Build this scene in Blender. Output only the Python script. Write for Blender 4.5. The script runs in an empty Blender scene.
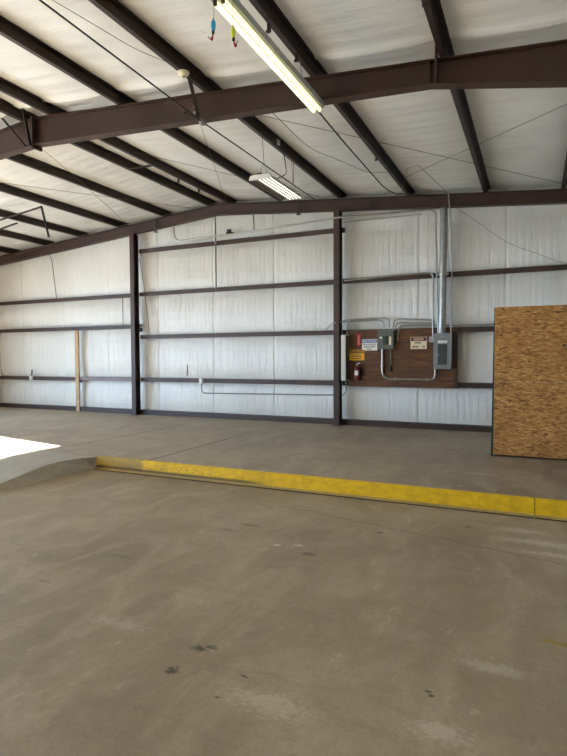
import bpy, bmesh, math, random
from mathutils import Vector, Matrix
random.seed(7)
S = bpy.context.scene
COL = S.collection

# ------------------------------------------------------------------ camera, sky, sun, exposure
cam = bpy.data.cameras.new('camera')
cam.sensor_fit = 'VERTICAL'; cam.sensor_height = 36.0; cam.lens = 543.0 / 756.0 * 36.0
cam.clip_start = 0.05; cam.clip_end = 500
cam_o = bpy.data.objects.new('camera', cam); COL.objects.link(cam_o)
yaw, pitch, roll = math.radians(24.925), math.radians(-2.3226), math.radians(-0.235)
cam_o.matrix_world = (Matrix.Translation((0, 0, 1.66)) @ Matrix.Rotation(yaw, 4, 'Z')
                      @ Matrix.Rotation(math.pi / 2 + pitch, 4, 'X') @ Matrix.Rotation(roll, 4, 'Z'))
S.camera = cam_o

W = bpy.data.worlds.new('sky'); S.world = W; W.use_nodes = True
bg = W.node_tree.nodes['Background']
bg.inputs[0].default_value = (0.42, 0.67, 1.0, 1); bg.inputs[1].default_value = 5.0

sun = bpy.data.lights.new('sun', 'SUN'); sun.energy = 23.0; sun.angle = 0.01; sun.color = (1.0, 0.96, 0.90)
sun_o = bpy.data.objects.new('sun', sun); COL.objects.link(sun_o)
sun_o.rotation_euler = Vector((1.0, -0.178, -0.4417)).to_track_quat('-Z', 'Y').to_euler()
sun_o.location = (-40, 15, 20)

def portal(name, loc, rot, sx, sy):        # tells the renderer where the open doorways are; gives no light of its own
    l = bpy.data.lights.new(name, 'AREA'); l.shape = 'RECTANGLE'; l.size = sx; l.size_y = sy
    l.cycles.is_portal = True
    o = bpy.data.objects.new(name, l); COL.objects.link(o); o.location = loc; o.rotation_euler = rot
portal('doorway_portal_left', (-16.45, 2.0, 1.72), (0, math.radians(-90), 0), 3.9, 13.8)

S.view_settings.view_transform = 'Standard'; S.view_settings.look = 'None'
S.view_settings.gamma = 1.0; S.view_settings.use_curve_mapping = False
S.view_settings.exposure = 1.63
try:
    S.cycles.diffuse_bounces = 8; S.cycles.max_bounces = 14
except Exception:
    pass

# ------------------------------------------------------------------ helpers
RIDGE = -7.6
def roof(x): return 5.62 - 0.083 * abs(x - RIDGE)

def lin(c):
    return tuple(((v / 255) / 12.92 if v / 255 <= 0.04045 else ((v / 255 + 0.055) / 1.055) ** 2.4) for v in c) + (1,)

class G:                                   # tiny node-graph helper
    def __init__(s, name):
        s.m = bpy.data.materials.new(name); s.m.use_nodes = True
        s.t = s.m.node_tree; s.b = s.t.nodes['Principled BSDF']
    def n(s, typ, **kw):
        x = s.t.nodes.new(typ)
        for k, v in kw.items(): setattr(x, k, v)
        return x
    def l(s, a, b): s.t.links.new(a, b)
    def set(s, sock, v):
        if hasattr(v, 'links') or hasattr(v, 'is_output'): s.l(v, sock)
        else: sock.default_value = v
    def math(s, op, a, b=None, c=None):
        x = s.n('ShaderNodeMath', operation=op)
        for i, v in enumerate((a, b, c)):
            if v is not None: s.set(x.inputs[i], v)
        return x.outputs[0]
    def mix(s, f, a, b, mode='MIX'):
        x = s.n('ShaderNodeMix', data_type='RGBA', blend_type=mode)
        s.set(x.inputs[0], f); s.set(x.inputs[6], a); s.set(x.inputs[7], b)
        return x.outputs[2]
    def pos(s, scale=(1, 1, 1), rot=(0, 0, 0), loc=(0, 0, 0)):
        g = s.n('ShaderNodeNewGeometry'); mp = s.n('ShaderNodeMapping')
        s.l(g.outputs['Position'], mp.inputs[0])
        mp.inputs[1].default_value = loc; mp.inputs[2].default_value = rot; mp.inputs[3].default_value = scale
        return mp.outputs[0]
    def xyz(s):
        g = s.n('ShaderNodeNewGeometry'); x = s.n('ShaderNodeSeparateXYZ'); s.l(g.outputs['Position'], x.inputs[0])
        return x.outputs
    def noise(s, vec, scale, detail=4, rough=0.55, dist=0.0):
        x = s.n('ShaderNodeTexNoise'); s.l(vec, x.inputs['Vector'])
        x.inputs['Scale'].default_value = scale; x.inputs['Detail'].default_value = detail
        x.inputs['Roughness'].default_value = rough; x.inputs['Distortion'].default_value = dist
        return x.outputs[0]
    def ramp(s, f, *st):
        x = s.n('ShaderNodeValToRGB'); s.l(f, x.inputs[0]); e = x.color_ramp.elements
        while len(e) < len(st): e.new(0.5)
        for i, (p, c) in enumerate(st):
            e[i].position = p; e[i].color = c if len(c) == 4 else tuple(c) + (1,)
        return x.outputs[0]
    def rng(s, f, a, b, c=0.0, d=1.0):
        x = s.n('ShaderNodeMapRange'); x.interpolation_type = 'SMOOTHSTEP'; s.l(f, x.inputs[0])
        for i, v in enumerate((a, b, c, d)): x.inputs[i + 1].default_value = v
        return x.outputs[0]
    def bump(s, h, strength=0.3, dist=0.01):
        x = s.n('ShaderNodeBump'); x.inputs['Strength'].default_value = strength; x.inputs['Distance'].default_value = dist
        s.l(h, x.inputs['Height']); s.l(x.outputs[0], s.b.inputs['Normal'])
    def done(s, col=None, rough=None, metal=None):
        if col is not None: s.set(s.b.inputs['Base Color'], col)
        if rough is not None: s.set(s.b.inputs['Roughness'], rough)
        if metal is not None: s.set(s.b.inputs['Metallic'], metal)
        return s.m

def paint(name, rgb, rough=0.5, metal=0.0, var=0.12, scale=6.0, bump=0.0):
    g = G(name); n = g.noise(g.pos(), scale, 5)
    c = lin(rgb); d = tuple(v * (1 - var) for v in c[:3]) + (1,); e = tuple(min(1, v * (1 + var)) for v in c[:3]) + (1,)
    col = g.ramp(n, (0.3, d), (0.7, e))
    if bump: g.bump(g.noise(g.pos(), scale * 12, 3), bump, 0.004)
    return g.done(col, rough, metal)

M = {}
M['steel'] = paint('red_oxide_steel', (57, 34, 22), 0.55, 0, 0.18, 3.0)
M['purlin'] = paint('dark_primer_steel', (44, 30, 24), 0.5, 0, 0.2, 3.0)
M['bolt'] = paint('bolt_steel', (60, 50, 46), 0.45, 0.6)
M['zinc'] = paint('galvanized_steel', (158, 158, 154), 0.34, 0.85, 0.15, 9)
M['emt'] = paint('conduit_steel', (165, 163, 155), 0.32, 0.9, 0.12, 12)
M['panelgrey'] = paint('grey_enamel', (88, 92, 86), 0.45, 0.1, 0.08)
M['panelblue'] = paint('galvanized_cover', (122, 128, 130), 0.4, 0.35, 0.1, 10)
M['darkgrey'] = paint('dark_grey_door', (62, 64, 60), 0.5, 0.1)
M['black'] = paint('black_rubber', (22, 21, 20), 0.6)
M['wire'] = paint('dull_wire', (104, 98, 90), 0.5, 0.4)
M['white'] = paint('white_enamel', (226, 226, 220), 0.4, 0, 0.05)
M['wireway'] = paint('wireway_paint', (196, 194, 186), 0.45, 0.05, 0.05)
M['housing'] = paint('lamp_housing_grey', (150, 150, 144), 0.5, 0.0, 0.05)
M['cream'] = paint('cream_plastic', (222, 212, 178), 0.45, 0, 0.06)
M['label'] = paint('label_white', (225, 222, 212), 0.5, 0, 0.03)
M['signwhite'] = paint('sign_white', (242, 238, 226), 0.45, 0, 0.04)
M['signcream'] = paint('sign_cream', (236, 218, 182), 0.5, 0, 0.06)
M['red'] = paint('sign_red', (206, 44, 50), 0.45, 0, 0.06)
M['pink'] = paint('sign_pale_red', (236, 190, 186), 0.45, 0, 0.05)
M['darkred'] = paint('sign_dark_red', (128, 42, 36), 0.5, 0, 0.1)
M['blue'] = paint('sign_blue', (44, 66, 160), 0.45, 0, 0.06)
M['yellow'] = paint('sign_yellow', (252, 184, 10), 0.45, 0, 0.06)
M['ink'] = paint('sign_black', (24, 22, 20), 0.5, 0, 0.05)
M['extred'] = paint('extinguisher_red', (112, 16, 16), 0.3, 0, 0.05)
M['lureblue'] = paint('lure_blue', (24, 150, 200), 0.3, 0, 0.25, 120)
M['lureyellow'] = paint('lure_yellow', (216, 224, 60), 0.3, 0, 0.15, 120)
M['lurered'] = paint('lure_red', (170, 40, 50), 0.4, 0, 0.2, 100)
M['green'] = paint('green_board_edge', (44, 60, 46), 0.7, 0, 0.2, 20)
M['glassgreen'] = paint('lamp_reflector', (110, 106, 98), 0.35, 0.5, 0.03)

def emit(name, col, strength):
    g = G(name); g.b.inputs['Base Color'].default_value = (0.9, 0.9, 0.85, 1)
    n = g.noise(g.pos(), 2.0, 2)
    g.b.inputs['Emission Color'].default_value = col
    g.l(g.rng(n, 0.2, 0.8, strength * 0.95, strength * 1.05), g.b.inputs['Emission Strength'])
    return g.m
M['tube'] = emit('fluorescent_tube', (1.0, 0.95, 0.47, 1), .40)
M['tube_far'] = emit('fluorescent_tube_white', (1.0, 0.93, 0.74, 1), .62)
M['tube_off_reflection'] = paint('unlit_tube_reflection', (118, 100, 86), 0.3, 0, 0.05)  # brown reflection put into the colour of unlit tubes and their reflectors

def m_timber():
    g = G('bare_timber'); v = g.pos((9, 9, 0.7)); n = g.noise(v, 5, 6, 0.6, 0.6)
    g.bump(n, 0.2, 0.004)
    return g.done(g.ramp(n, (0.3, lin((138, 108, 78))), (0.55, lin((188, 156, 118))), (0.75, lin((214, 188, 152)))), 0.7)
M['timber'] = m_timber()

def m_board():
    g = G('stained_plywood'); v = g.pos((0.9, 1, 7)); n = g.noise(v, 2.2, 6, 0.6, 0.8)
    n2 = g.noise(g.pos(), 1.6, 3)
    c = g.ramp(n, (0.3, lin((64, 34, 6))), (0.55, lin((100, 57, 10))), (0.78, lin((150, 94, 26))))
    c = g.mix(g.rng(n2, 0.35, 0.65, 0.0, 0.55), c, lin((74, 40, 10)))
    g.bump(n, 0.15, 0.003)
    return g.done(c, 0.6)
M['board'] = m_board()

def m_osb():
    g = G('oriented_strand_board')
    warp = g.n('ShaderNodeTexNoise'); g.l(g.pos(), warp.inputs['Vector']); warp.inputs['Scale'].default_value = 7; warp.inputs['Detail'].default_value = 2
    off = g.n('ShaderNodeVectorMath', operation='SUBTRACT'); g.l(warp.outputs[1], off.inputs[0]); off.inputs[1].default_value = (.5, .5, .5)
    sc = g.n('ShaderNodeVectorMath', operation='SCALE'); g.l(off.outputs[0], sc.inputs[0]); sc.inputs['Scale'].default_value = 0.06
    cols = []
    for ang, seed in ((0.2, 0), (-0.75, 3.3), (1.1, 7.7)):
        ad = g.n('ShaderNodeVectorMath', operation='ADD'); gg = g.n('ShaderNodeNewGeometry')
        g.l(gg.outputs['Position'], ad.inputs[0]); g.l(sc.outputs[0], ad.inputs[1])
        mp = g.n('ShaderNodeMapping'); g.l(ad.outputs[0], mp.inputs[0])
        mp.inputs[2].default_value = (0, ang, 0); mp.inputs[1].default_value = (seed, 0, seed); mp.inputs[3].default_value = (1, 0.0, 4.2)
        vo = g.n('ShaderNodeTexVoronoi'); g.l(mp.outputs[0], vo.inputs['Vector']); vo.inputs['Scale'].default_value = 15
        sp = g.n('ShaderNodeSeparateColor'); g.l(vo.outputs['Color'], sp.inputs[0]); cols.append((sp.outputs[0], sp.outputs[1]))
    a = g.ramp(cols[0][0], (0.0, lin((128, 84, 38))), (0.4, lin((176, 124, 62))), (0.8, lin((206, 154, 86))), (1.0, lin((228, 184, 116))))
    b = g.ramp(cols[1][0], (0.0, lin((104, 66, 28))), (0.25, lin((164, 114, 56))), (0.9, lin((200, 148, 80))))
    c = g.ramp(cols[2][0], (0.0, lin((120, 78, 34))), (0.5, lin((184, 132, 68))), (1.0, lin((222, 172, 102))))
    x = g.mix(g.math('GREATER_THAN', cols[1][1], 0.55), a, b)
    x = g.mix(g.math('GREATER_THAN', cols[2][1], 0.66), x, c)
    fine = g.noise(g.pos((4, 4, 40)), 5, 4, 0.6)
    x = g.mix(0.35, x, g.ramp(fine, (0.25, (0.35, 0.35, 0.35)), (0.7, (1, 1, 1))), 'MULTIPLY')
    big = g.noise(g.pos(), 1.4, 3)
    x = g.mix(g.rng(big, 0.3, 0.7, 0.0, 0.35), x, lin((150, 100, 44)))
    X = g.xyz()
    for (sx, sz, rr) in ((-0.47, 1.39, .016), (-0.45, 1.375, .012), (0.30, 2.32, .022), (0.33, 2.325, .018), (0.40, 1.81, .03), (-.1, 1.55, .012)):   # dark knots
        d = g.math('POWER', g.math('ADD', g.math('POWER', g.math('SUBTRACT', X[0], sx), 2.0), g.math('POWER', g.math('MULTIPLY', g.math('SUBTRACT', X[2], sz), 1.8), 2.0)), 0.5)
        x = g.mix(g.rng(d, rr * .6, rr * 1.5, 0.9, 0.0), x, lin((34, 22, 12)))
    return g.done(x, 0.75)
M['osb'] = m_osb()

def m_vinyl(name, axis):
    g = G(name)
    if axis == 'wall':
        v1 = g.pos((1.0, 1.0, 0.03)); v2 = g.pos((0.25, 1, 1.0))
    elif axis == 'side':
        v1 = g.pos((1.0, 1.0, 0.03)); v2 = g.pos((1, .25, 1.0))
    else:
        v1 = g.pos((0.07, 1.0, 0.07), (0, 0, 0.03)); v2 = g.pos((1.0, 0.4, 1.0))
    n1 = g.noise(v1, 26 if axis != 'ceil' else 9, 6, 0.75, 0.15); n2 = g.noise(v2, 1.3, 3)
    h = g.math('ADD', g.math('MULTIPLY', n1, 0.8), g.math('MULTIPLY', n2, 1.2))
    g.bump(h, 0.7 if axis != 'ceil' else 0.45, 0.045)
    dirt = g.noise(g.pos((1, 1, 0.35)) if axis != 'ceil' else g.pos(), 0.9, 5)
    base = g.ramp(dirt, (0.3, lin((206, 202, 192) if axis != 'ceil' else (208, 205, 197))), (0.7, lin((222, 219, 210) if axis != 'ceil' else (225, 223, 216))))
    base = g.mix(g.rng(n1, 0.56, 0.8, 0.0, 0.22), base, lin((150, 146, 136)))
    g.b.inputs['Specular IOR Level'].default_value = 1.0 if axis != 'ceil' else 0.5
    return g.done(base, 0.25 if axis != 'ceil' else 0.5)
M['wallvinyl'] = m_vinyl('white_vinyl_wall_facing', 'wall')
M['sidevinyl'] = m_vinyl('white_vinyl_side_facing', 'side')
M['ceilvinyl'] = m_vinyl('white_vinyl_roof_facing', 'ceil')

def m_concrete(name, dark, mid, light, stains=(), joints=(), crack=None, seed=0.0):
    g = G(name)
    big = g.noise(g.pos((1, 1, 1), (0, 0, .3), (seed, seed, 0)), 0.55, 6, 0.6, 0.4)
    med = g.noise(g.pos((1.0, 0.45, 1), (0, 0, -0.5), (seed, 0, 0)), 2.6, 6, 0.65, 0.8)
    swirl = g.noise(g.pos((0.5, 1.8, 1), (0, 0, 0.35)), 2.0, 7, 0.7, 1.2)
    fine = g.noise(g.pos(), 60, 3, 0.6)
    c = g.ramp(big, (0.3, lin(dark)), (0.5, lin(mid)), (0.72, lin(light)))
    c = g.mix(g.rng(med, 0.42, 0.68, 0, 0.6), c, lin(light))
    c = g.mix(g.rng(swirl, 0.52, 0.7, 0, 0.36), c, lin(dark))
    c = g.mix(g.rng(g.noise(g.pos((1, .6, 1), (0, 0, .9)), 5, 8, .78, .5), .58, .70, 0, .55), c, lin(tuple(min(255, v + 30) for v in light)))
    c = g.mix(0.26, c, g.ramp(fine, (0.3, (0.3, 0.3, 0.3)), (0.7, (1, 1, 1))), 'MULTIPLY')
    mot = g.noise(g.pos(), 13, 6, 0.75, 0.6)
    c = g.mix(g.rng(mot, 0.5, 0.66, 0, 0.3), c, lin(dark))
    scr = g.noise(g.pos((6, 1.2, 1), (0, 0, 1.1)), 6, 5, 0.7, 1.5)
    c = g.mix(g.math('MULTIPLY', g.rng(scr, 0.6, 0.68, 0, 0.45), g.rng(med, .45, .65, 0, 1)), c, lin(tuple(min(255, v + 24) for v in light)))
    X = g.xyz()
    wob = g.noise(g.pos((1, 1.6, 1)), 30, 5, 0.75)
    w2 = g.math('MULTIPLY', g.math('SUBTRACT', wob, 0.45), 3.4)
    for (sx, sy, rx, ry, col, amt) in stains:
        dx = g.math('DIVIDE', g.math('SUBTRACT', X[0], sx), rx); dy = g.math('DIVIDE', g.math('SUBTRACT', X[1], sy), ry)
        d = g.math('ADD', g.math('POWER', g.math('ADD', g.math('POWER', dx, 2.0), g.math('POWER', dy, 2.0)), 0.5), w2)
        c = g.mix(g.rng(d, 0.4, 1.2, amt, 0.0), c, lin(col))
    for (jx, y0, y1, w) in joints:
        a = g.math('ABSOLUTE', g.math('SUBTRACT', X[0], jx))
        f = g.math('MULTIPLY', g.rng(a, w * .5, w * 1.4, 1, 0), g.rng(X[1], y1 - 1.2, y1, 1, 0))
        f = g.math('MULTIPLY', f, g.math('GREATER_THAN', X[1], y0))
        c = g.mix(f, c, lin((54, 46, 40)))
    if crack:
        for (x0, y0, k, x1, x2, amt) in crack:
            yy = g.math('ADD', g.math('MULTIPLY', g.math('SUBTRACT', X[0], x0), k), y0)
            cn = g.noise(g.pos((1, 0, 0)), 3.0, 6, 0.6)
            yy = g.math('ADD', yy, g.math('MULTIPLY', g.math('SUBTRACT', cn, 0.5), 0.35))
            a = g.math('ABSOLUTE', g.math('SUBTRACT', X[1], yy))
            f = g.math('MULTIPLY', g.rng(a, 0.004, 0.016, amt, 0), g.math('MULTIPLY', g.math('GREATER_THAN', X[0], x1), g.math('LESS_THAN', X[0], x2)))
            c = g.mix(f, c, lin((62, 54, 44)))
    g.bump(g.math('ADD', med, g.math('MULTIPLY', fine, 0.3)), 0.12, 0.01)
    return g.done(c, g.rng(big, 0.3, 0.7, 0.5, 0.68))
OIL = (58, 52, 46); PALE = (206, 196, 178)
ST = [(-1.93, 2.86, .075, .05, OIL, .9), (-1.86, 2.90, .05, .03, OIL, .7), (-1.945, 2.58, .055, .06, OIL, .9), (-1.80, 2.62, .012, .012, OIL, .8),
      (-1.515, 2.71, .03, .016, OIL, .9), (-1.56, 2.48, .025, .012, OIL, .8), (-2.3, 4.78, .05, .05, PALE, .8), (-2.1, 4.86, .08, .04, PALE, .7),
      (-1.92, 4.69, .09, .06, OIL, .7), (.13, 3.88, .09, .03, (150, 124, 6), 1.0), (.2, 3.87, .08, .03, (150, 124, 6), 1.0),
      (-.515, 3.01, .03, .012, OIL, .9), (-.5, 2.98, .02, .02, OIL, .8), (-2.85, 5.23, .18, .05, OIL, .45), (-3.0, 5.0, .12, .04, OIL, .35),
      (-3.5, 3.9, .2, .05, OIL, .35), (-3.7, 3.2, .1, .03, OIL, .4), (-.65, 6.15, .06, .04, OIL, .5), (-1.47, 5.56, .05, .03, OIL, .8),
      (.1, 5.9, .5, .12, PALE, .6), (-.1, 6.25, .35, .1, PALE, .5), (.25, 5.6, .5, .08, PALE, .5), (-.4, 2.7, .2, .1, PALE, .4), (-1.3, 2.55, .3, .12, PALE, .35), (-.2, 3.4, .25, .08, PALE, .35), (-2.6, 2.9, .3, .1, PALE, .25)]
M['lower'] = m_concrete('lower_slab_concrete', (130, 115, 92), (155, 139, 113), (180, 164, 137), ST, (),
                        ((-2.72, 6.05, -0.22, -2.9, 1.2, .5), (-3.9, 6.5, -0.6, -4.6, -2.9, .3)), 1.3)
M['upper'] = m_concrete('raised_slab_concrete', (136, 121, 101), (160, 145, 123), (184, 170, 147),
                        [(-.3, 8.7, .5, .25, (150, 116, 82), .45), (-1.3, 9.9, .2, .05, OIL, .5), (-.7, 8.0, .25, .05, PALE, .5), (-5.0, 10.9, .16, .04, OIL, .5)],
                        ((-5.6, 6.6, 10.6, .018), (-7.8, 7.4, 11.6, .016)), None, 5.1)
M['ramp'] = m_concrete('ramp_concrete', (140, 133, 119), (158, 149, 133), (174, 165, 148), (), (), None, 9.4)
M['apron'] = m_concrete('outdoor_concrete', (186, 186, 184), (200, 200, 198), (214, 214, 212), (), (), None, 2.2)

def m_curb():
    g = G('yellow_curb_paint'); X = g.xyz()
    n = g.noise(g.pos((1, 1, 2)), 7, 7, 0.7); n2 = g.noise(g.pos((1.2, 1, 4)), 16, 5, 0.7)
    c = g.ramp(n, (0.3, lin((206, 160, 1))), (0.6, lin((234, 190, 2))), (0.8, lin((240, 200, 12))))
    fade = g.math('MULTIPLY', g.rng(X[0], -5.72, -5.60, 1, 0), g.rng(n, 0.25, 0.6, 0.5, 0.9))
    c = g.mix(fade, c, lin((150, 124, 66)))
    chip = g.math('MULTIPLY', g.rng(n2, 0.55, 0.63, 0, .85), g.math('MULTIPLY', g.rng(X[0], -4.4, -3.2, 1, .12), g.rng(X[2], -.1, -.03, .9, .2)))
    c = g.mix(chip, c, lin((70, 54, 34)))
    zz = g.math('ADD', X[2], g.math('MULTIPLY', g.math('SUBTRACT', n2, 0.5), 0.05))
    c = g.mix(g.math('MULTIPLY', g.rng(zz, -.15, -.125, 1, 0), g.rng(X[0], -3.8, -3.3, .85, .0)), c, lin((76, 64, 44)))  # low left edge: gap shadow and grime painted into the colour
    c = g.mix(g.math('MULTIPLY', g.rng(g.noise(g.pos((1, 1, .2)), 3, 4), .5, .75, 0, .4), 1.0), c, lin((166, 128, 30)))
    g.bump(n2, 0.2, 0.006)
    return g.done(c, 0.55)
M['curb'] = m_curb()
M['curbfoot'] = paint('curb_foot_concrete', (176, 148, 88), 0.7, 0, 0.15, 8)
M['groove'] = paint('dark_joint_filler', (44, 38, 32), 0.8)
M['exterior'] = paint('exterior_metal', (190, 186, 176), 0.5, 0.2)

# ------------------------------------------------------------------ mesh building
class MB:
    def __init__(s): s.bm = bmesh.new()
    def box(s, x0, x1, y0, y1, z0, z1):
        v = [s.bm.verts.new(p) for p in ((x0, y0, z0), (x1, y0, z0), (x1, y1, z0), (x0, y1, z0), (x0, y0, z1), (x1, y0, z1), (x1, y1, z1), (x0, y1, z1))]
        for f in ((0, 3, 2, 1), (4, 5, 6, 7), (0, 1, 5, 4), (1, 2, 6, 5), (2, 3, 7, 6), (3, 0, 4, 7)): s.bm.faces.new([v[i] for i in f])
        return s
    def hexa(s, bot, top):                 # eight corners
        v = [s.bm.verts.new(p) for p in list(bot) + list(top)]
        for f in ((0, 3, 2, 1), (4, 5, 6, 7), (0, 1, 5, 4), (1, 2, 6, 5), (2, 3, 7, 6), (3, 0, 4, 7)): s.bm.faces.new([v[i] for i in f])
        return s
    def loft(s, rings, cap=True):
        R = [[s.bm.verts.new(p) for p in r] for r in rings]; n = len(R[0])
        for a, b in zip(R, R[1:]):
            for i in range(n): s.bm.faces.new((a[i], a[(i + 1) % n], b[(i + 1) % n], b[i]))
        if cap: s.bm.faces.new(R[0][::-1]); s.bm.faces.new(R[-1])
        return s
    def prism(s, poly, f0, f1):            # poly of 2D points, f0/f1 turn one into 3D
        return s.loft([[f0(p) for p in poly], [f1(p) for p in poly]])
    def tube(s, pts, r, n=8, fillet=0.0, r1=None):
        P = [Vector(p) for p in pts]
        if fillet and len(P) > 2:
            Q = [P[0]]
            for a, b, c in zip(P, P[1:], P[2:]):
                d = min(fillet, (a - b).length * .49, (c - b).length * .49)
                s0 = b + (a - b).normalized() * d; s1 = b + (c - b).normalized() * d
                for k in range(7):
                    t = k / 6; Q.append(s0 * (1 - t) ** 2 + b * 2 * t * (1 - t) + s1 * t * t)
            Q.append(P[-1]); P = Q
        rings = []; up = None
        for i, p in enumerate(P):
            t = ((P[i + 1] if i + 1 < len(P) else p) - (P[i - 1] if i else p)).normalized()
            if up is None:
                up = Vector((0, 0, 1)) if abs(t.z) < .9 else Vector((0, 1, 0))
            up = (up - t * up.dot(t)).normalized(); sd = t.cross(up)
            rr = r if r1 is None else r + (r1 - r) * i / (len(P) - 1)
            rings.append([p + (up * math.cos(2 * math.pi * k / n) + sd * math.sin(2 * math.pi * k / n)) * rr for k in range(n)])
        return s.loft(rings)
    def lathe(s, c, prof, axis='z', n=16):  # prof: (radius, along)
        c = Vector(c); rings = []
        for r, h in prof:
            ring = []
            for k in range(n):
                a = 2 * math.pi * k / n; u, v = max(r, 1e-4) * math.cos(a), max(r, 1e-4) * math.sin(a)
                ring.append(c + (Vector((u, v, h)) if axis == 'z' else Vector((u, h, v)) if axis == 'y' else Vector((h, u, v))))
            rings.append(ring)
        return s.loft(rings)
    def grid(s, nu, nv, fn):
        V = [[s.bm.verts.new(fn(i / nu, j / nv)) for j in range(nv + 1)] for i in range(nu + 1)]
        for i in range(nu):
            for j in range(nv): s.bm.faces.new((V[i][j], V[i + 1][j], V[i + 1][j + 1], V[i][j + 1]))
        return s
    def build(s, name, mat, parent=None, smooth=False, bevel=0.0, solid=0.0, origin=None):
        bmesh.ops.recalc_face_normals(s.bm, faces=s.bm.faces)
        co = [v.co for v in s.bm.verts]
        if parent is not None:
            L = Vector(parent.location); q = parent.parent
            while q is not None: L += Vector(q.location); q = q.parent
            off = L
        else:
            off = origin if origin is not None else Vector(((min(c.x for c in co) + max(c.x for c in co)) / 2, (min(c.y for c in co) + max(c.y for c in co)) / 2, min(c.z for c in co)))
        for v in s.bm.verts: v.co = v.co - off
        me = bpy.data.meshes.new(name); s.bm.to_mesh(me); s.bm.free(); me.materials.append(mat)
        if smooth:
            me.polygons.foreach_set('use_smooth', [True] * len(me.polygons))
        o = bpy.data.objects.new(name, me); COL.objects.link(o)
        if parent is not None: o.parent = parent
        else: o.location = off
        if smooth and not solid:
            e = o.modifiers.new('edge', 'EDGE_SPLIT'); e.split_angle = math.radians(40)
        if bevel:
            b = o.modifiers.new('bevel', 'BEVEL'); b.width = bevel; b.segments = 2; b.limit_method = 'ANGLE'
        if solid:
            so = o.modifiers.new('solid', 'SOLIDIFY'); so.thickness = abs(solid); so.offset = 1 if solid > 0 else -1
        return o

def tag(o, label, cat, group=None):
    o['label'] = label; o['category'] = cat
    if group: o['group'] = group
    return o
def struct(o): o['kind'] = 'structure'; return o
def thing(name, label, cat, loc, group=None):
    o = bpy.data.objects.new(name, None); COL.objects.link(o); o.location = loc; o.empty_display_size = .1
    return tag(o, label, cat, group)
def text(s, size, x, y, z, mat, name, parent, bold=0.0, sx=1.0):     # lettering on a face that looks towards -Y
    cu = bpy.data.curves.new('t', 'FONT'); cu.body = s; cu.size = size; cu.align_x = 'CENTER'; cu.align_y = 'CENTER'; cu.offset = bold; cu.extrude = .001
    t = bpy.data.objects.new('t', cu); COL.objects.link(t); bpy.context.view_layer.update()
    me = bpy.data.meshes.new_from_object(t.evaluated_get(bpy.context.evaluated_depsgraph_get()))
    bpy.data.objects.remove(t); bpy.data.curves.remove(cu)
    L = Vector(parent.location)
    for v in me.vertices: v.co = Vector((v.co.x * sx + x, y - v.co.z, v.co.y + z)) - L
    me.materials.clear(); me.materials.append(mat); me.name = name
    o = bpy.data.objects.new(name, me); COL.objects.link(o); o.parent = parent
    return o

# ------------------------------------------------------------------ the building shell
XL, XR, YF, YB = -16.3, 1.2, -6.0, 12.6
struct(MB().box(-120, 120, -120, 120, -.6, -.34).build('ground', M['apron']))
struct(MB().box(XL - .25, XR + .25, YF - .25, 6.86, -.45, -.21).build('floor', M['lower']))
struct(MB().box(XL - .25, XR + .25, 6.86, 12.9, -.45, 0.0).build('floor_raised', M['upper']))

# ramp at the end of the curb: its side face drops towards the camera
prof = [(6.90, 0), (6.82, 0), (6.6, 0), (6.45, -.001), (6.28, -.003), (6.08, -.012), (5.89, -.026), (5.53, -.078), (5.20, -.126), (4.8, -.175), (4.4, -.2095)]
rp = MB(); nx = 40
def ramp_z(y, x):
    for (a, za), (b, zb) in zip(prof, prof[1:]):
        if b <= y <= a: return zb + (za - zb) * (y - b) / (a - b)
    return -.2095
ys = [p[0] for p in prof]
rings = []
rp.loft([[(XL, y, z) for y, z in prof] + [(XL, 4.4, -.215), (XL, 6.9, -.215)],
         [(-6.84 + .225 * max(0, min(1, (y - 6.45) / .35)), y, z) for y, z in prof] + [(-6.84, 4.4, -.215), (-6.615, 6.9, -.215)]])
struct(rp.build('floor_ramp', M['ramp']))

GIRTS = [-.1, 1.0, 2.22, 3.43, 4.65, 5.9]
def wall_back(u, v):
    x = XL + (XR - XL) * u; zt = roof(x) + .22; z = -.02 + (zt + .02) * v
    lv = GIRTS if x > -10.37 else [-.1, .98, 2.52, 3.42, 5.9]
    b = 0
    for a, c in zip(lv, lv[1:]):
        if a <= z <= c: b = math.sin(math.pi * (z - a) / (c - a)) ** .45
    s = ((x + .6) / 1.83) % 1.0; s = min(s, 1 - s) * 1.83
    seam = max(0, 1 - s / .035)
    rip = .0025 * math.sin(x * 41 + 2.7 * math.sin(x * 3.7)) + .002 * math.sin(x * 97 + 3 * math.sin(x * 5))
    return (x, 12.625 - .075 * b + .02 * seam + rip * b, z)
struct(MB().grid(700, 46, wall_back).build('wall_back', M['wallvinyl'], smooth=True, solid=.0))
struct(MB().box(XL - .2, XR + .2, 12.68, 12.75, -.3, 5.0).build('wall_back_sheeting', M['exterior']))

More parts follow.
